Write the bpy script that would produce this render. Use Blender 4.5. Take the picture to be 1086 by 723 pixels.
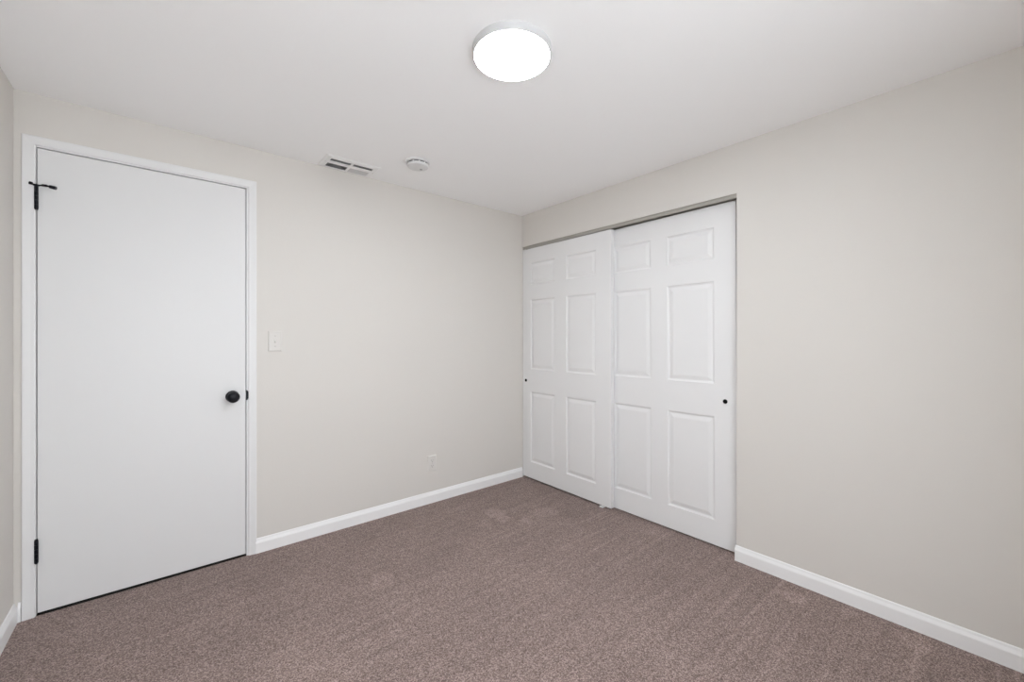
import bpy, bmesh, math
from mathutils import Vector, Matrix
S = bpy.context.scene
COL = S.collection
for o in list(bpy.data.objects):
    bpy.data.objects.remove(o)

# ------------------------------------------------------------------ camera
H = 2.28                      # ceiling height
RX, RY = -2.8907, -3.10       # left wall x, wall behind the camera y (room corner at the origin)
cam_d = bpy.data.cameras.new('camera')
cam = bpy.data.objects.new('camera', cam_d)
COL.objects.link(cam)
cam.location = (-2.3946, -2.7171, 1.2179)
cam.rotation_euler = (math.radians(90), 0, -0.69821)
cam_d.sensor_width = 36
cam_d.lens = 14.522
cam_d.shift_y = -0.00354
cam_d.clip_start = 0.02
S.camera = cam

# ------------------------------------------------------------------ light and exposure
W = bpy.data.worlds.new('daylight_fill')
S.world = W
W.use_nodes = True
WN = W.node_tree
WB = WN.nodes['Background']
WB.inputs['Strength'].default_value = 1.0
_tc = WN.nodes.new('ShaderNodeTexCoord')          # even fill light for the added window, same above and below the horizon
_sx = WN.nodes.new('ShaderNodeSeparateXYZ')
_rp = WN.nodes.new('ShaderNodeValToRGB')
_mr = WN.nodes.new('ShaderNodeMapRange')
_mr.inputs['From Min'].default_value = -1
WN.links.new(_tc.outputs['Generated'], _sx.inputs[0])
WN.links.new(_sx.outputs['Z'], _mr.inputs['Value'])
WN.links.new(_mr.outputs[0], _rp.inputs['Fac'])
_rp.color_ramp.elements[0].position = 0.47
_rp.color_ramp.elements[0].color = (4.9, 5.15, 5.4, 1)
_rp.color_ramp.elements[1].position = 0.53
_rp.color_ramp.elements[1].color = (4.9, 5.15, 5.4, 1)
WN.links.new(_rp.outputs['Color'], WB.inputs['Color'])
LAMP = 76.0                   # emission of the ceiling lamp's diffuser
S.view_settings.view_transform = 'Standard'
S.view_settings.look = 'None'
S.view_settings.gamma = 1
S.view_settings.use_curve_mapping = False
S.view_settings.exposure = 0.0
S.cycles.max_bounces = 16
S.cycles.diffuse_bounces = 12
S.cycles.sample_clamp_indirect = 6

# ------------------------------------------------------------------ materials
def mat(name, color, rough=0.5, spec=0.4, metal=0.0, bump=None):
    m = bpy.data.materials.new(name); m.use_nodes = True
    nt = m.node_tree; b = nt.nodes['Principled BSDF']
    b.inputs['Base Color'].default_value = (*color, 1)
    b.inputs['Roughness'].default_value = rough
    b.inputs['Specular IOR Level'].default_value = spec
    b.inputs['Metallic'].default_value = metal
    if bump:
        sc, st, dist = bump
        tc = nt.nodes.new('ShaderNodeTexCoord')
        n = nt.nodes.new('ShaderNodeTexNoise'); n.inputs['Scale'].default_value = sc
        n.inputs['Detail'].default_value = 3
        bp = nt.nodes.new('ShaderNodeBump'); bp.inputs['Strength'].default_value = st
        bp.inputs['Distance'].default_value = dist
        nt.links.new(tc.outputs['Object'], n.inputs['Vector'])
        nt.links.new(n.outputs['Fac'], bp.inputs['Height'])
        nt.links.new(bp.outputs['Normal'], b.inputs['Normal'])
    return m

M_WALL = mat('warm_greige_paint', (0.69, 0.665, 0.628), 0.5, 0.3, bump=(90, 0.12, 0.002))
M_CEIL = mat('ceiling_paint', (0.94, 0.94, 0.94), 0.8, 0.2, bump=(70, 0.1, 0.002))
M_WHITE = mat('white_door_paint', (0.75, 0.752, 0.752), 0.42, 0.4)
M_CASING = mat('white_casing_paint', (0.785, 0.785, 0.785), 0.42, 0.4)
M_CLOSET = mat('white_closet_door_paint', (0.80, 0.80, 0.80), 0.42, 0.4)
M_TRIM = mat('white_trim_paint', (0.86, 0.86, 0.86), 0.4, 0.4)
M_BLACK = mat('matte_black_metal', (0.006, 0.006, 0.010), 0.38, 0.22, bump=(60, 0.05, 0.001))
M_PLATE = mat('ivory_plastic', (0.69, 0.668, 0.636), 0.35, 0.5)
M_SLIT = mat('grey_slot', (0.22, 0.21, 0.20), 0.7, 0.2)
M_GAP_SHADE = mat('door_gap_shade', (0.012, 0.011, 0.010), 0.8, 0.1)  # near-black colour standing in for the shade in the door gap
M_PULL = mat('flat_black_cup', (0.004, 0.004, 0.004), 0.8, 0.1)
M_SLOT = mat('dark_slot', (0.05, 0.05, 0.05), 0.8, 0.2)
M_VENT = mat('white_vent_enamel', (0.88, 0.88, 0.875), 0.45, 0.4)
M_BLADE = mat('grey_vent_blade', (0.34, 0.34, 0.345), 0.5, 0.3)
M_PALE = mat('pale_grey_blade', (0.62, 0.62, 0.62), 0.5, 0.3)
M_DUCT = mat('dark_duct', (0.20, 0.20, 0.20), 0.8, 0.2)
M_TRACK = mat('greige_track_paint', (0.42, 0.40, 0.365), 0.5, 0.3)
M_DET = mat('white_detector_plastic', (0.73, 0.73, 0.728), 0.5, 0.4)
M_SCREW = mat('painted_screw', (0.55, 0.53, 0.5), 0.4, 0.5)
M_RIM = mat('white_lamp_rim', (0.62, 0.62, 0.625), 0.4, 0.4)

def carpet():
    m = bpy.data.materials.new('mauve_brown_carpet'); m.use_nodes = True
    nt = m.node_tree; N = nt.nodes; L = nt.links
    b = N['Principled BSDF']
    b.inputs['Roughness'].default_value = 0.95
    b.inputs['Specular IOR Level'].default_value = 0.08
    b.inputs['Sheen Weight'].default_value = 0.12
    b.inputs['Sheen Roughness'].default_value = 0.5
    tc = N.new('ShaderNodeTexCoord')
    def noise(scale, detail=2, rough=0.5, vec=None):
        n = N.new('ShaderNodeTexNoise'); n.inputs['Scale'].default_value = scale
        n.inputs['Detail'].default_value = detail; n.inputs['Roughness'].default_value = rough
        L.new(vec or tc.outputs['Object'], n.inputs['Vector']); return n.outputs['Fac']
    def ramp(fac, stops):
        r = N.new('ShaderNodeValToRGB'); cr = r.color_ramp
        cr.elements[0].position = stops[0][0]; cr.elements[0].color = (*stops[0][1], 1)
        cr.elements[1].position = stops[-1][0]; cr.elements[1].color = (*stops[-1][1], 1)
        for p, c in stops[1:-1]:
            e = cr.elements.new(p); e.color = (*c, 1)
        L.new(fac, r.inputs['Fac']); return r.outputs['Color']
    def mth(op, a, c, clamp=False):
        n = N.new('ShaderNodeMath'); n.operation = op; n.use_clamp = clamp
        for i, v in enumerate((a, c)):
            if isinstance(v, (int, float)): n.inputs[i].default_value = v
            else: L.new(v, n.inputs[i])
        return n.outputs[0]
    # flecked yarn: fine tufts
    def cells(scale):
        v = N.new('ShaderNodeTexVoronoi'); v.inputs['Scale'].default_value = scale
        L.new(tc.outputs['Object'], v.inputs['Vector'])
        sp = N.new('ShaderNodeSeparateColor'); L.new(v.outputs['Color'], sp.inputs[0]); return sp.outputs[0]
    fleck = mth('ADD', mth('MULTIPLY', cells(310), 0.62), mth('MULTIPLY', noise(120, 2, 0.6), 0.38))
    col = ramp(fleck, [(0.10, (0.086, 0.057, 0.049)), (0.5, (0.232, 0.172, 0.154)), (0.90, (0.475, 0.37, 0.34))])
    # lay of the pile: broad patches, vacuum passes running towards the closet, a few flattened spots
    mp = N.new('ShaderNodeMapping'); mp.inputs['Rotation'].default_value = (0, 0, math.radians(4))
    mp.inputs['Scale'].default_value = (0.7, 13, 1)
    L.new(tc.outputs['Object'], mp.inputs['Vector'])
    streak = noise(2.2, 3, 0.55, mp.outputs['Vector'])
    mq = N.new('ShaderNodeMapping'); mq.inputs['Rotation'].default_value = (0, 0, math.radians(4))
    mq.inputs['Scale'].default_value = (0.55, 16, 1)
    L.new(tc.outputs['Object'], mq.inputs['Vector'])
    lines = mth('MULTIPLY', mth('SUBTRACT', noise(1.7, 1, 0.4, mq.outputs['Vector']), 0.60), 9.0, True)
    sx = N.new('ShaderNodeSeparateXYZ'); L.new(tc.outputs['Object'], sx.inputs[0])
    lines = mth('MULTIPLY', mth('MULTIPLY', lines, mth('ADD', mth('MULTIPLY', sx.outputs[0], 0.8), 1.25), True), 0.20)
    broad = noise(2.6, 4, 0.6)
    nap = mth('ADD', mth('MULTIPLY', mth('SUBTRACT', streak, 0.5), 0.45), mth('MULTIPLY', mth('SUBTRACT', broad, 0.5), 0.38))
    nap = mth('ADD', nap, lines)
    warp = N.new('ShaderNodeTexNoise'); warp.inputs['Scale'].default_value = 9
    L.new(tc.outputs['Object'], warp.inputs['Vector'])
    wm = N.new('ShaderNodeVectorMath'); wm.operation = 'MULTIPLY_ADD'
    L.new(warp.outputs['Color'], wm.inputs[0]); wm.inputs[1].default_value = (0.09, 0.09, 0)
    L.new(tc.outputs['Object'], wm.inputs[2])
    for (x, y, r, a) in SPOTS:
        d = N.new('ShaderNodeVectorMath'); d.operation = 'DISTANCE'
        L.new(wm.outputs[0], d.inputs[0]); d.inputs[1].default_value = (x + 0.045, y + 0.045, 0)
        s = mth('SUBTRACT', 1.0, mth('DIVIDE', d.outputs['Value'], r), True)
        s = mth('MULTIPLY', mth('MULTIPLY', s, 3.0, True), a)
        nap = mth('ADD', nap, s)
    gain = mth('ADD', 1.0, nap)
    mx = N.new('ShaderNodeVectorMath'); mx.operation = 'SCALE'
    L.new(col, mx.inputs[0]); L.new(gain, mx.inputs['Scale'])
    L.new(mx.outputs[0], b.inputs['Base Color'])
    bp = N.new('ShaderNodeBump'); bp.inputs['Strength'].default_value = 0.4
    bp.inputs['Distance'].default_value = 0.003
    L.new(fleck, bp.inputs['Height']); L.new(bp.outputs['Normal'], b.inputs['Normal'])
    return m
SPOTS = [(-0.64, -0.44, 0.085, 0.24), (-0.65, -0.55, 0.07, 0.26), (-0.36, -0.66, 0.09, 0.18), (-0.56, -0.69, 0.06, 0.13),
         (-0.80, -0.55, 0.05, 0.15), (-1.56, -0.72, 0.08, 0.15), (-0.13, -2.07, 0.06, 0.20), (-0.16, -2.10, 0.05, 0.12), (-0.11, -2.49, 0.07, 0.20),
         (-0.05, -1.30, 0.05, 0.14), (-0.09, -2.27, 0.045, 0.16), (-1.95, -1.06, 0.25, 0.10)]
M_CARPET = carpet()

def emitter(name, color, strength):
    m = bpy.data.materials.new(name); m.use_nodes = True
    nt = m.node_tree; b = nt.nodes['Principled BSDF']
    b.inputs['Base Color'].default_value = (0.9, 0.9, 0.9, 1)
    b.inputs['Emission Color'].default_value = (*color, 1)
    b.inputs['Emission Strength'].default_value = strength
    return m
M_GLOW = emitter('lit_diffuser', (0.955, 1.0, 1.055), LAMP)

def glass():
    m = bpy.data.materials.new('fill_window_glass'); m.use_nodes = True
    nt = m.node_tree; nt.nodes.clear()
    out = nt.nodes.new('ShaderNodeOutputMaterial')
    t = nt.nodes.new('ShaderNodeBsdfTransparent'); g = nt.nodes.new('ShaderNodeBsdfGlossy')
    g.inputs['Roughness'].default_value = 0.02
    mx = nt.nodes.new('ShaderNodeMixShader'); mx.inputs[0].default_value = 0.06
    nt.links.new(t.outputs[0], mx.inputs[1]); nt.links.new(g.outputs[0], mx.inputs[2])
    nt.links.new(mx.outputs[0], out.inputs['Surface'])
    return m
M_GLASS = glass()

# ------------------------------------------------------------------ mesh helpers
def obj(name, bm, m, parent=None, smooth=False, loc=None):
    bmesh.ops.recalc_face_normals(bm, faces=bm.faces)
    me = bpy.data.meshes.new(name); bm.to_mesh(me); bm.free()
    me.materials.append(m)
    if smooth:
        for p in me.polygons: p.use_smooth = True
        me.set_sharp_from_angle(angle=math.radians(35))
    o = bpy.data.objects.new(name, me); COL.objects.link(o)
    if loc is not None: o.location = loc
    if parent is not None: o.parent = parent
    return o

def tag(o, label, cat, group=None, kind=None):
    o['label'] = label; o['category'] = cat
    if group: o['group'] = group
    if kind: o['kind'] = kind
    return o

def thing(name, label, cat, loc=(0, 0, 0), rot=(0, 0, 0), group=None, kind=None):
    o = bpy.data.objects.new(name, None); COL.objects.link(o)
    o.empty_display_size = 0.05
    o.location = loc; o.rotation_euler = rot
    return tag(o, label, cat, group, kind)

def box(bm, a, b, bev=0.0, seg=2):
    c = [(a[i] + b[i]) / 2 for i in range(3)]; s = [abs(b[i] - a[i]) for i in range(3)]
    r = bmesh.ops.create_cube(bm, size=1.0, matrix=Matrix.Translation(c) @ Matrix.Diagonal((*s, 1)))
    if bev:
        es = list({e for v in r['verts'] for e in v.link_edges})
        bmesh.ops.bevel(bm, geom=es, offset=bev, segments=seg, profile=0.5, affect='EDGES')
    return r

def bx(a, b, bev=0.0, seg=2):
    bm = bmesh.new(); box(bm, a, b, bev, seg); return bm

def lathe(bm, prof, seg=48, M=None, cap0=True, cap1=True):
    """revolve (radius, height) points about local z, then place by matrix M"""
    M = M or Matrix.Identity(4)
    rings = []
    for r, z in prof:
        if r < 1e-6:
            rings.append([bm.verts.new(M @ Vector((0, 0, z)))])
        else:
            rings.append([bm.verts.new(M @ Vector((r * math.cos(2 * math.pi * k / seg), r * math.sin(2 * math.pi * k / seg), z))) for k in range(seg)])
    for A, B in zip(rings[:-1], rings[1:]):
        for k in range(seg):
            k2 = (k + 1) % seg
            if len(A) == 1 and len(B) == 1: continue
            if len(A) == 1: bm.faces.new((A[0], B[k], B[k2]))
            elif len(B) == 1: bm.faces.new((A[k], A[k2], B[0]))
            else: bm.faces.new((A[k], A[k2], B[k2], B[k]))
    if cap0 and len(rings[0]) > 1: bm.faces.new(rings[0][::-1])
    if cap1 and len(rings[-1]) > 1: bm.faces.new(rings[-1])

def sweep(bm, rings):
    """skin a list of equal-length vertex loops, capped at both ends"""
    R = [[bm.verts.new(p) for p in r] for r in rings]
    n = len(R[0])
    for A, B in zip(R[:-1], R[1:]):
        for k in range(n):
            bm.faces.new((A[k], A[(k + 1) % n], B[(k + 1) % n], B[k]))
    bm.faces.new(R[0][::-1]); bm.faces.new(R[-1])

def tube(bm, pts, r, seg=14):
    pts = [Vector(p) for p in pts]; rings = []
    up = Vector((0.13, 0.2, 1)).normalized()
    for i, p in enumerate(pts):
        d = (pts[min(i + 1, len(pts) - 1)] - pts[max(i - 1, 0)]).normalized()
        u = d.cross(up).normalized(); v = d.cross(u)
        rr = r[i] if isinstance(r, (list, tuple)) else r
        rings.append([p + (u * math.cos(2 * math.pi * k / seg) + v * math.sin(2 * math.pi * k / seg)) * rr for k in range(seg)])
    sweep(bm, rings)

def wall_y(name, y0, y1, x0, x1, holes, m, z1=H):
    """box wall in the XZ plane with rectangular holes (x0, x1, z0, z1)"""
    xs = sorted({x0, x1, *[h[0] for h in holes], *[h[1] for h in holes]})
    zs = sorted({-0.05, z1, *[h[2] for h in holes], *[h[3] for h in holes]})
    bm = bmesh.new()
    for xa, xb in zip(xs[:-1], xs[1:]):
        for za, zb in zip(zs[:-1], zs[1:]):
            cx, cz = (xa + xb) / 2, (za + zb) / 2
            if any(h[0] < cx < h[1] and h[2] < cz < h[3] for h in holes): continue
            box(bm, (xa, y0, za), (xb, y1, zb))
    clean(bm); return obj(name, bm, m)

def wall_x(name, x0, x1, y0, y1, holes, m, z1=H):
    ys = sorted({y0, y1, *[h[0] for h in holes], *[h[1] for h in holes]})
    zs = sorted({-0.05, z1, *[h[2] for h in holes], *[h[3] for h in holes]})
    bm = bmesh.new()
    for ya, yb in zip(ys[:-1], ys[1:]):
        for za, zb in zip(zs[:-1], zs[1:]):
            cy, cz = (ya + yb) / 2, (za + zb) / 2
            if any(h[0] < cy < h[1] and h[2] < cz < h[3] for h in holes): continue
            box(bm, (x0, ya, za), (x1, yb, zb))
    clean(bm); return obj(name, bm, m)

def clean(bm):
    bmesh.ops.remove_doubles(bm, verts=bm.verts, dist=1e-5)
    seen = {}
    for f in list(bm.faces):                      # drop the doubled faces between neighbouring cells
        k = tuple(sorted(v.index for v in f.verts)); seen.setdefault(k, []).append(f)
    kill = [f for fs in seen.values() if len(fs) > 1 for f in fs]
    if kill: bmesh.ops.delete(bm, geom=kill, context='FACES_ONLY')

def structure(o, label, cat):
    return tag(o, label, cat, kind='structure')

# ------------------------------------------------------------------ room shell
DX0, DX1, DZ = -2.844, -2.031, 2.066              # rough opening of the entry door
CY0, CZ = -1.776, 2.007                           # closet opening: y from CY0 to 0, height CZ
structure(obj('floor', bx((RX - 0.12, RY - 0.12, -0.05), (0.82, 0.95, 0.0)), M_CARPET),
          'mauve brown flecked cut pile carpet covering the whole floor', 'carpet')
structure(obj('ceiling', bx((RX - 0.12, RY - 0.12, H), (0.82, 0.95, H + 0.08)), M_CEIL),
          'smooth white painted ceiling', 'ceiling')
structure(wall_y('wall_back', 0.0, 0.12, RX - 0.12, 0.82, [(DX0, DX1, -0.05, DZ)], M_WALL),
          'greige painted wall with the flat white entry door', 'wall')
structure(wall_x('wall_right', 0.0, 0.115, RY - 0.12, 0.0, [(CY0, 0.0, -0.05, CZ)], M_WALL),
          'greige painted wall with the sliding closet doors', 'wall')
structure(wall_x('wall_left', RX - 0.12, RX, RY - 0.12, 0.0, [], M_WALL),
          'narrow strip of greige wall at the hinge side of the entry door', 'wall')
FILL_WIN = (-2.85, -1.15, 0.30, 2.05)  # opening for the added fill window, unseen
structure(wall_y('wall_front', RY - 0.12, RY, RX, 0.0, [FILL_WIN], M_WALL),
          'greige painted wall facing the entry door, with the added fill window', 'wall')
structure(obj('wall_closet_back', bx((0.70, RY, -0.05), (0.82, 0.0, H)), M_WALL), 'painted back wall inside the closet', 'wall')
structure(obj('wall_closet_side', bx((0.115, -2.02, -0.05), (0.70, -1.90, H)), M_WALL), 'painted side wall inside the closet', 'wall')
structure(obj('wall_hall', bx((RX - 0.12, 0.83, -0.05), (0.82, 0.95, H)), M_WALL), 'hallway wall beyond the entry door', 'wall')

# unseen window added behind the camera for fill light: frame, sash bars and panes
w = thing('fill_window_1', 'unseen white framed window added for fill light in the wall facing the entry door', 'added window', kind='structure')
bm = bmesh.new(); x0, x1, z0, z1 = FILL_WIN; f = 0.045
for a, b in (((x0, z0), (x1, z0 + f)), ((x0, z1 - f), (x1, z1)), ((x0, z0 + f), (x0 + f, z1 - f)), ((x1 - f, z0 + f), (x1, z1 - f)),
             (((x0 + x1) / 2 - f / 2, z0 + f), ((x0 + x1) / 2 + f / 2, z1 - f))):
    box(bm, (a[0], RY - 0.09, a[1]), (b[0], RY - 0.03, b[1]), 0.003, 1)
obj('fill_window_frame', bm, M_TRIM, w)
for a, b in ((x0 + f, (x0 + x1) / 2 - f / 2), ((x0 + x1) / 2 + f / 2, x1 - f)):
    obj('pane', bx((a, RY - 0.064, z0 + f), (b, RY - 0.060, z1 - f)), M_GLASS, w)

# ------------------------------------------------------------------ baseboards
BP = [(0, 0), (0.0125, 0), (0.0125, 0.056), (0.0115, 0.060), (0.0065, 0.071), (0.0045, 0.078), (0.0025, 0.081), (0, 0.082)]
def base(name, p0, p1, n, label, ret=None):
    """baseboard along p0 -> p1 standing out from the wall in direction n"""
    bm = bmesh.new()
    sweep(bm, [[Vector((p[0] + n[0] * d, p[1] + n[1] * d, z)) for d, z in BP] for p in (p0, p1)])
    return structure(obj(name, bm, M_TRIM), label, 'baseboard')
base('baseboard_back', (-2.0055, 0), (-0.001, 0), (0, -1), 'white baseboard along the wall between the entry door and the closet')
base('baseboard_right', (0, CY0 + 0.006), (0, RY), (-1, 0), 'white baseboard under the blank wall beside the sliding closet doors')
base('baseboard_left', (RX, RY), (RX, -0.001), (1, 0), 'white baseboard on the narrow left wall beside the door hinges')
base('baseboard_front', (RX + 0.013, RY), (-0.013, RY), (0, 1), 'white baseboard under the wall with the added window')
base('baseboard_corner', (RX + 0.0127, 0), (-2.869, 0), (0, -1), 'short white baseboard block between left wall and door casing')

# ------------------------------------------------------------------ entry door, casing and jamb
t1 = thing('trim_1', 'white casing and jamb framing the flat entry door', 'door frame', kind='structure')
CP = [(0, 0), (0, 0.005), (0.0025, 0.0065), (0.012, 0.0072), (0.030, 0.0095), (0.036, 0.0095), (0.038, 0.0075), (0.038, 0)]
XL, XR, ZT = -2.8295, -2.0385, 2.0565
bm = bmesh.new(); rings = []
for (cx_, cz_, sx, sz) in ((XL, 0.0, -1, 0), (XL, ZT, -1, 1), (XR, ZT, 1, 1), (XR, 0.0, 1, 0)):
    rings.append([Vector((cx_ + sx * u, -v, cz_ + sz * u)) for u, v in CP])
sweep(bm, rings)
obj('casing', bm, M_CASING, t1)
JL, JR, JT = -2.8270, -2.0480, 2.0500
bm = bmesh.new()
box(bm, (DX0, 0.0, 0), (JL, 0.12, JT), 0.0008, 1); box(bm, (JR, 0.0, 0), (DX1, 0.12, JT), 0.0008, 1)
box(bm, (DX0, 0.0, JT), (DX1, 0.12, DZ), 0.0008, 1)
box(bm, (JL, 0.040, 0), (JL + 0.011, 0.075, JT)); box(bm, (JR - 0.011, 0.040, 0), (JR, 0.075, JT)); box(bm, (JL, 0.040, JT - 0.011), (JR, 0.075, JT))
obj('jamb', bm, M_CASING, t1)
# latch strike: rounded lip showing at the edge of the jamb
bm = bmesh.new(); n = 14; out = []
for k in range(n + 1):
    a = -math.pi / 2 + math.pi * k / n
    out.append((JR - 0.0016 + 0.0125 * math.cos(a) ** 0.7 if 0 < k < n else JR - 0.0016, 0.896 + 0.028 * math.sin(a)))
fr = [bm.verts.new((x, -0.0016, z)) for x, z in out]; bk = [bm.verts.new((x, 0.0004, z)) for x, z in out]
bm.faces.new(fr); bm.faces.new(bk[::-1])
for k in range(n + 1):
    k2 = (k + 1) % (n + 1); bm.faces.new((fr[k], fr[k2], bk[k2], bk[k]))
sp = obj('strike_plate', bm, M_BLACK, t1); sp['label'] = 'black latch strike lip'

structure(obj('door_shade_strip', bx((JL, 0.003, 0.0), (JR, 0.115, 0.0025)), M_GAP_SHADE), 'dark strip painted as the shade under the flat entry door', 'shade strip')  # dark strip added as the black shade line below the door
d1 = thing('door_1', 'plain flat white entry door with a black round knob', 'door', loc=(-2.8235, 0, 0.0125), kind='structure')
DW, DH = 0.7715, 2.0325
obj('door_leaf', bx((0, 0.0005, 0), (DW, 0.0355, DH), 0.0012, 1), M_WHITE, d1)
Rmy = Matrix.Rotation(math.radians(90), 4, 'X')       # local z -> -y (out of the door)
bm = bmesh.new()
kx, kz = -2.1135 + 2.8235, 0.895 - 0.0125
MK = Matrix.Translation((kx, 0, kz)) @ Rmy
lathe(bm, [(0.0, 0.0), (0.031, 0.0), (0.0315, 0.003), (0.030, 0.006), (0.022, 0.009), (0.013, 0.011), (0.0115, 0.016), (0.0115, 0.024), (0.015, 0.028)], 48, MK, False, True)
rose = obj('rose', bm, M_BLACK, None, True)
bm = bmesh.new()
lathe(bm, [(0.012, 0.024), (0.018, 0.027), (0.0255, 0.033), (0.0292, 0.040), (0.030, 0.047), (0.0285, 0.054), (0.0245, 0.0605), (0.018, 0.0645),
           (0.0165, 0.0638), (0.0150, 0.0650), (0.009, 0.0672), (0.0, 0.068)], 56, MK, True, False)
knob = obj('door_knob', bm, M_BLACK, d1, True); knob['label'] = 'round matte black knob'
rose.parent = knob

def hinge(z0, z1):
    bm = bmesh.new(); n = 5; h = (z1 - z0) / n
    X, Y = -0.0015, -0.0075
    for k in range(n):
        r = 0.0066
        lathe(bm, [(r - 0.0008, 0.0004), (r, 0.0012), (r, h - 0.0012), (r - 0.0008, h - 0.0004)], 20, Matrix.Translation((X, Y, z0 + k * h)))
    lathe(bm, [(0.0045, -0.004), (0.0058, -0.001), (0.0058, 0.0004)], 20, Matrix.Translation((X, Y, z0)))
    lathe(bm, [(0.0058, -0.0004), (0.0058, 0.002), (0.0045, 0.005)], 20, Matrix.Translation((X, Y, z1)))
    box(bm, (X - 0.0022, Y, z0), (X - 0.0004, 0.030, z1)); box(bm, (X + 0.0004, Y, z0), (X + 0.0014, 0.030, z1))
    o = obj('hinge', bm, M_BLACK, d1, True); o['label'] = 'black hinge barrel'; return o
hinge(0.236 - 0.0125, 0.333 - 0.0125)
hu = hinge(1.778 - 0.0125, 1.873 - 0.0125)
# hinge-pin door stop on the upper hinge: collar, short padded arm, long arm with a rubber bumper
bm = bmesh.new()
zc = 1.876 - 0.0125 + 0.004; X, Y = -0.0015, -0.0075
lathe(bm, [(0.006, -0.003), (0.0092, -0.003), (0.0092, 0.004), (0.006, 0.004)], 24, Matrix.Translation((X, Y, zc)))
tube(bm, [(X - 0.006, Y - 0.002, zc), (X - 0.013, Y - 0.006, zc + 0.002)], 0.003)
tube(bm, [(X - 0.011, Y - 0.009, zc + 0.003), (X - 0.018, Y - 0.006, zc + 0.005)], [0.0058, 0.0066])
tube(bm, [(X + 0.006, Y - 0.004, zc), (X + 0.018, Y - 0.016, zc - 0.001), (X + 0.034, Y - 0.031, zc - 0.003), (X + 0.047, Y - 0.038, zc - 0.006)], [0.003, 0.0038, 0.0042, 0.003])
tube(bm, [(X + 0.022, Y - 0.020, zc - 0.001), (X + 0.034, Y - 0.031, zc - 0.003)], 0.0056)
ds = obj('door_stop', bm, M_BLACK, hu, True); ds['label'] = 'black hinge-pin door stop'
bm = bmesh.new()
tube(bm, [(X + 0.045, Y - 0.037, zc - 0.006), (X + 0.064, Y - 0.043, zc - 0.010)], [0.0072, 0.0076], 18)
ds2 = obj('bumper', bm, M_BLACK, hu, True)

# ------------------------------------------------------------------ sliding closet doors
PZ = [(0.152, 0.753), (0.945, 1.541), (1.672, 1.856)]
def panel_slab(width, cols, height, z_off, thick=0.035):
    """moulded six-panel sheet; local u runs away from the corner, v up, face towards the room"""
    bm = bmesh.new()
    us = [0.0] + [c for p in cols for c in p] + [width]
    vs = [0.0] + [c - z_off for p in PZ for c in p] + [height]
    P = lambda u, v, d: bm.verts.new((d, -u, v))
    RG = [(0, 0), (0.0025, 0.0035), (0.010, 0.0072), (0.014, 0.0072), (0.020, 0.0060), (0.034, 0.0026), (0.040, 0.0018)]
    for i in range(len(us) - 1):
        for j in range(len(vs) - 1):
            ua, ub, va, vb = us[i], us[i + 1], vs[j], vs[j + 1]
            if i in (1, 3) and j in (1, 3, 5):
                loops = [[P(ua + s, va + s, d), P(ub - s, va + s, d), P(ub - s, vb - s, d), P(ua + s, vb - s, d)] for s, d in RG]
                for A, B in zip(loops[:-1], loops[1:]):
                    for k in range(4): bm.faces.new((A[k], A[(k + 1) % 4], B[(k + 1) % 4], B[k]))
                bm.faces.new(loops[-1])
            else:
                bm.faces.new((P(ua, va, 0), P(ub, va, 0), P(ub, vb, 0), P(ua, vb, 0)))
    bmesh.ops.remove_doubles(bm, verts=bm.verts, dist=1e-6)
    be = [e for e in bm.edges if e.is_boundary]
    r = bmesh.ops.extrude_edge_only(bm, edges=be)
    for v in [g for g in r['geom'] if isinstance(g, bmesh.types.BMVert)]: v.co.x = thick
    bmesh.ops.holes_fill(bm, edges=[e for e in bm.edges if e.is_boundary])
    rim = [e for e in bm.edges if len(e.link_faces) == 2 and all(abs(v.co.x) < 1e-6 for v in e.verts)
           and abs(e.link_faces[0].normal.dot(e.link_faces[1].normal)) < 0.2 and (
           any(abs(f.calc_center_median().x) > 0.005 for f in e.link_faces))]
    return bm

def closet_door(label, x, y, width, cols, z0, height, pull, tilt=0.0):
    t = thing('sliding_closet_door', label, 'closet door', (x, y, z0), (tilt, 0, 0), 'sliding closet doors', 'thing')
    obj('slab', panel_slab(width, cols, height, z0), M_CLOSET, t)
    bm = bmesh.new()
    M = Matrix.Translation((0.0, -pull[0], pull[1] - z0)) @ Matrix.Rotation(math.radians(-90), 4, 'Y')
    lathe(bm, [(0.0, -0.0005), (0.0125, 0.0), (0.0128, 0.0022), (0.0115, 0.0030), (0.0100, 0.0022), (0.0085, 0.0012), (0.0, 0.0008)], 36, M, False, False)
    p = obj('finger_pull', bm, M_PULL, t, True); p['label'] = 'small round black finger pull'
    return t
closet_door('white six-panel sliding closet door against the room corner, overlapping in front of the other', 0.007, -0.004, 0.936,
            [(0.101, 0.386), (0.512, 0.802)], 0.013, 1.966, (0.042, 0.846))
closet_door('white six-panel sliding closet door nearer the blank wall, tucked behind the other', 0.055, -0.832, 0.926,
            [(0.107, 0.395), (0.510, 0.804)], 0.007, 1.975, (0.865, 0.848), -0.0045)

# overhead track: top channel with three lips, painted like the wall
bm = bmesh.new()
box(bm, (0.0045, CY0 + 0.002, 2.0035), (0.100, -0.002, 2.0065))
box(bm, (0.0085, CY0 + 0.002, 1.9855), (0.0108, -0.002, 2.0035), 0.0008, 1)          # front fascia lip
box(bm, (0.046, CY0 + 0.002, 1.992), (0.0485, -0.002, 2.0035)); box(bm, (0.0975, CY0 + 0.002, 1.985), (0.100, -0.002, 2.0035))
tk = tag(obj('closet_door_track', bm, M_TRACK), 'thin greige metal track over the sliding closet doors', 'door track')
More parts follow.
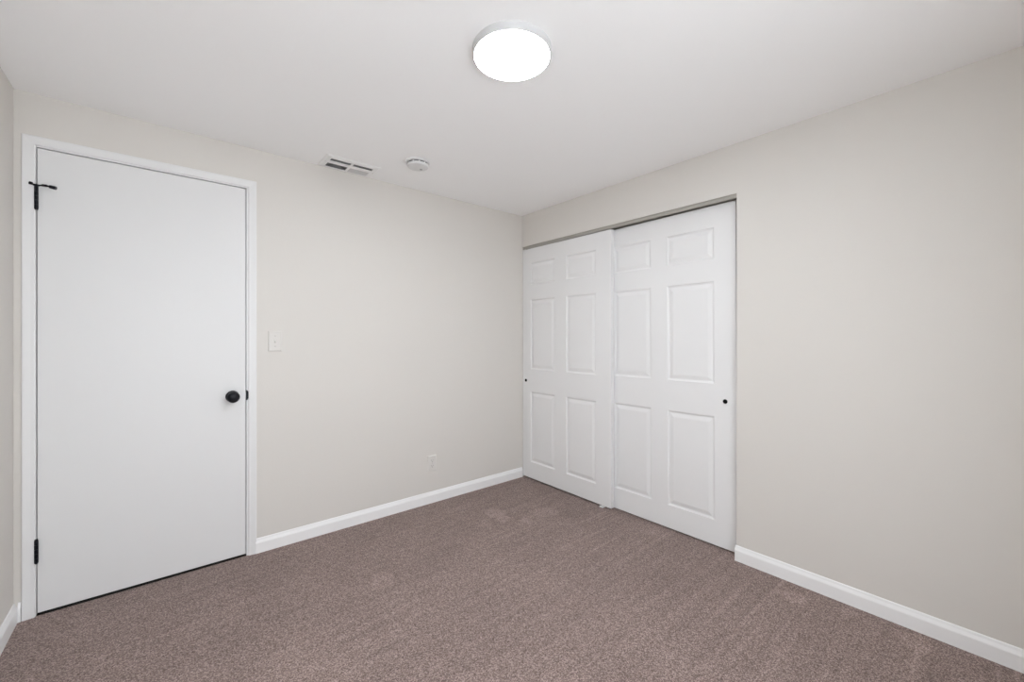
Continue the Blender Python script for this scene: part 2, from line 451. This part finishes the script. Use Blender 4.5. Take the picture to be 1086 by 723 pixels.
# small floor guide where the two doors overlap
g = thing('floor_guide', 'tiny white plastic guide on the carpet where the two closet doors overlap', 'door guide', (0.0, -0.86, 0))
bm = bmesh.new()
box(bm, (-0.006, -0.016, 0.0), (0.094, 0.016, 0.004), 0.001, 1)
obj('base_plate', bm, M_TRIM, g)
bm = bmesh.new()
box(bm, (-0.006, -0.013, 0.004), (0.003, 0.013, 0.011), 0.0015, 2)
obj('guide_fin', bm, M_TRIM, g)
obj('guide_fin', bx((0.0445, -0.013, 0.004), (0.0525, 0.013, 0.022), 0.0015, 2), M_TRIM, g)

# ------------------------------------------------------------------ ceiling lamp
L0 = (-1.411, -1.545, H)
lt = thing('ceiling_light', 'lit round flush white ceiling light with a shallow rim', 'ceiling light', L0)
bm = bmesh.new()
lathe(bm, [(0.0, 0.0), (0.1465, 0.0), (0.1470, -0.006), (0.1450, -0.020), (0.1425, -0.0262), (0.1405, -0.0272), (0.1390, -0.0265), (0.1385, -0.020), (0.0, -0.020)], 96, None, False, False)
obj('rim', bm, M_RIM, lt, True)
bm = bmesh.new()
lathe(bm, [(0.0, -0.0225), (0.1382, -0.0225), (0.1384, -0.0262), (0.1370, -0.0278), (0.125, -0.0292), (0.08, -0.0306), (0.0, -0.0312)], 96, None, False, False)
df = obj('diffuser', bm, M_GLOW, lt, True); df['label'] = 'glowing white diffuser'

# ------------------------------------------------------------------ air vent in the ceiling
vt = thing('air_vent', 'white rectangular ceiling air vent close to the entry door wall', 'vent', (-1.5175, -0.1065, H))
bm = bmesh.new()
ox0, ox1, oy0, oy1 = -0.126, 0.126, -0.058, 0.078      # louvre opening, local
fx0, fx1, fy0, fy1 = -0.162, 0.162, -0.099, 0.0985
def loop(x0, x1, y0, y1, z): return [bm.verts.new(p) for p in ((x0, y0, z), (x1, y0, z), (x1, y1, z), (x0, y1, z))]
L1 = loop(fx0, fx1, fy0, fy1, 0); L2 = loop(fx0 + .002, fx1 - .002, fy0 + .002, fy1 - .002, -0.003)
L3 = loop(fx0 + .012, fx1 - .012, fy0 + .012, fy1 - .008, -0.007); L4 = loop(ox0 - .003, ox1 + .003, oy0 - .003, oy1 + .003, -0.0075)
L5 = loop(ox0, ox1, oy0, oy1, -0.006); L6 = loop(ox0, ox1, oy0, oy1, 0)
for A, B in ((L1, L2), (L2, L3), (L3, L4), (L4, L5), (L5, L6), (L6, L1)):
    for k in range(4): bm.faces.new((A[k], A[(k + 1) % 4], B[(k + 1) % 4], B[k]))
obj('frame', bm, M_VENT, vt)
bm = bmesh.new()
box(bm, (ox0, -0.021, -0.0066), (ox1, 0.014, -0.001))
box(bm, (-0.007, oy0, -0.0062), (0.007, -0.021, -0.001)); box(bm, (-0.007, 0.014, -0.0062), (0.007, oy1, -0.001))
obj('divider', bm, M_VENT, vt)
obj('duct_lining', bx((ox0, oy0, -0.0030), (ox1, oy1, -0.0002)), M_DUCT, vt)
def blades(xa, xb, ya, yb, n, ang, m, w=0.011):
    bm = bmesh.new()
    for k in range(n):
        y = ya + (yb - ya) * (k + 0.5) / n
        M = Matrix.Translation(((xa + xb) / 2, y, -0.0046)) @ Matrix.Rotation(ang, 4, 'X') @ Matrix.Diagonal((xb - xa, w, 0.0008, 1))
        bmesh.ops.create_cube(bm, size=1, matrix=M)
    o = obj('louver', bm, m, vt); return o
blades(ox0, -0.007, 0.014, oy1, 6, math.radians(26), M_BLADE, 0.0062)['label'] = 'open dark louvers'
blades(0.007, ox1, 0.014, oy1, 7, math.radians(-14), M_PALE, 0.0098)['label'] = 'closed pale louvers'
blades(ox0, -0.007, oy0, -0.021, 3, math.radians(26), M_BLADE, 0.0062)
blades(0.007, ox1, oy0, -0.021, 3, math.radians(26), M_BLADE, 0.0062)
for x in (-0.144, 0.144):
    bm = bmesh.new()
    lathe(bm, [(0.0032, 0.001), (0.0032, -0.0006), (0.0, -0.0014)], 14, Matrix.Translation((x, 0.0, -0.0072)), True, False)
    obj('screw', bm, M_SCREW, vt, True)

# ------------------------------------------------------------------ smoke detector
sd = thing('smoke_detector', 'round white smoke detector on the ceiling beside the air vent', 'smoke detector', (-1.222, -0.432, H))
bm = bmesh.new()
lathe(bm, [(0.0, 0.0), (0.071, 0.0), (0.071, -0.007), (0.069, -0.010), (0.060, -0.0105), (0.0, -0.0105)], 64, None, False, False)
obj('base', bm, M_DET, sd, True)
bm = bmesh.new()
lathe(bm, [(0.0, -0.0105), (0.058, -0.0105), (0.058, -0.017), (0.064, -0.0175), (0.064, -0.026), (0.061, -0.031), (0.052, -0.0345), (0.030, -0.036), (0.0, -0.0362)], 64, None, False, False)
obj('cover', bm, M_DET, sd, True)
for k in range(10):                                    # smoke inlets round the side
    bm = bmesh.new(); a0 = math.radians(36 * k + 5); a1 = math.radians(36 * k + 31); rr = []
    for q in range(9):
        a = a0 + (a1 - a0) * q / 8
        rr.append([Vector((r * math.cos(a), r * math.sin(a), z)) for r, z in ((0.056, -0.0108), (0.0588, -0.0108), (0.0588, -0.0172), (0.056, -0.0172))])
    sweep(bm, rr); obj('inlet_slot', bm, M_SLOT, sd)
bm = bmesh.new()
lathe(bm, [(0.008, -0.034), (0.008, -0.0372), (0.0065, -0.038), (0.0, -0.038)], 24, Matrix.Translation((0.026, 0.008, 0)), True, False)
obj('test_button', bm, M_BLADE, sd, True)['label'] = 'small grey test button'

# ------------------------------------------------------------------ light switch
sw = thing('light_switch', 'ivory single toggle light switch plate beside the entry door', 'light switch', (-1.9075, 0, 1.1965))
def plate(w, h, t=0.0070):
    bm = bmesh.new()
    def lp(s, y): return [bm.verts.new(p) for p in ((-w / 2 + s, y, -h / 2 + s), (w / 2 - s, y, -h / 2 + s), (w / 2 - s, y, h / 2 - s), (-w / 2 + s, y, h / 2 - s))]
    ls = [lp(0, 0), lp(0, -0.0022), lp(0.0012, -0.0038), lp(0.005, -t + 0.0003), lp(0.008, -t)]
    bm.faces.new(ls[0])
    for A, B in zip(ls[:-1], ls[1:]):
        for k in range(4): bm.faces.new((A[k], A[(k + 1) % 4], B[(k + 1) % 4], B[k]))
    bm.faces.new(ls[-1]); return bm
def screw(parent, x, z, y=-0.0068):
    bm = bmesh.new()
    lathe(bm, [(0.0034, 0.0), (0.0034, 0.0006), (0.0022, 0.0012), (0.0, 0.0014)], 16, Matrix.Translation((x, y, z)) @ Rmy, True, False)
    obj('screw', bm, M_SCREW, parent, True)
obj('plate', plate(0.0725, 0.1185), M_PLATE, sw)
bm = bmesh.new(); box(bm, (-0.0055, -0.0076, -0.0125), (0.0055, -0.0065, 0.0125), 0.0004, 1)
obj('toggle_slot', bm, M_PLATE, sw)
bm = bmesh.new()
v = [bm.verts.new(p) for p in ((-0.0045, -0.006, -0.006), (0.0045, -0.006, -0.006), (0.0045, -0.006, 0.007), (-0.0045, -0.006, 0.007),
                               (-0.0032, -0.0175, -0.0105), (0.0032, -0.0175, -0.0105), (0.0032, -0.0195, -0.0050), (-0.0032, -0.0195, -0.0050))]
for q in ((0, 1, 2, 3), (7, 6, 5, 4), (0, 4, 5, 1), (1, 5, 6, 2), (2, 6, 7, 3), (3, 7, 4, 0)): bm.faces.new([v[i] for i in q])
obj('toggle', bm, M_PLATE, sw)
screw(sw, 0, 0.030); screw(sw, 0, -0.030)

# ------------------------------------------------------------------ wall outlet
wo = thing('wall_outlet', 'ivory duplex wall outlet low on the wall near the closet', 'electrical outlet', (-0.887, 0, 0.290))
obj('plate', plate(0.071, 0.117), M_PLATE, wo)
for s in (1, -1):
    bm = bmesh.new(); n = 28; out = []
    for k in range(n):
        a = 2 * math.pi * k / n
        out.append((max(-0.0165, min(0.0165, 0.0175 * math.cos(a))), max(-0.0142, min(0.0142, 0.0175 * math.sin(a))) + s * 0.0195))
    rings = [[Vector((x, y, z)) for x, z in out] for y in (-0.0064, -0.0082)]
    sweep(bm, rings); r = obj('receptacle', bm, M_PLATE, wo)
    bm = bmesh.new()
    box(bm, (-0.0075, -0.0086, s * 0.0195 - 0.001), (-0.0050, -0.0080, s * 0.0195 + 0.008)); box(bm, (0.0050, -0.0086, s * 0.0195), (0.0072, -0.0080, s * 0.0195 + 0.007))
    lathe(bm, [(0.0028, 0.0), (0.0028, 0.0006)], 14, Matrix.Translation((0, -0.0080, s * 0.0195 - 0.007)) @ Rmy)
    obj('slots', bm, M_SLIT, r)
screw(wo, 0, 0)
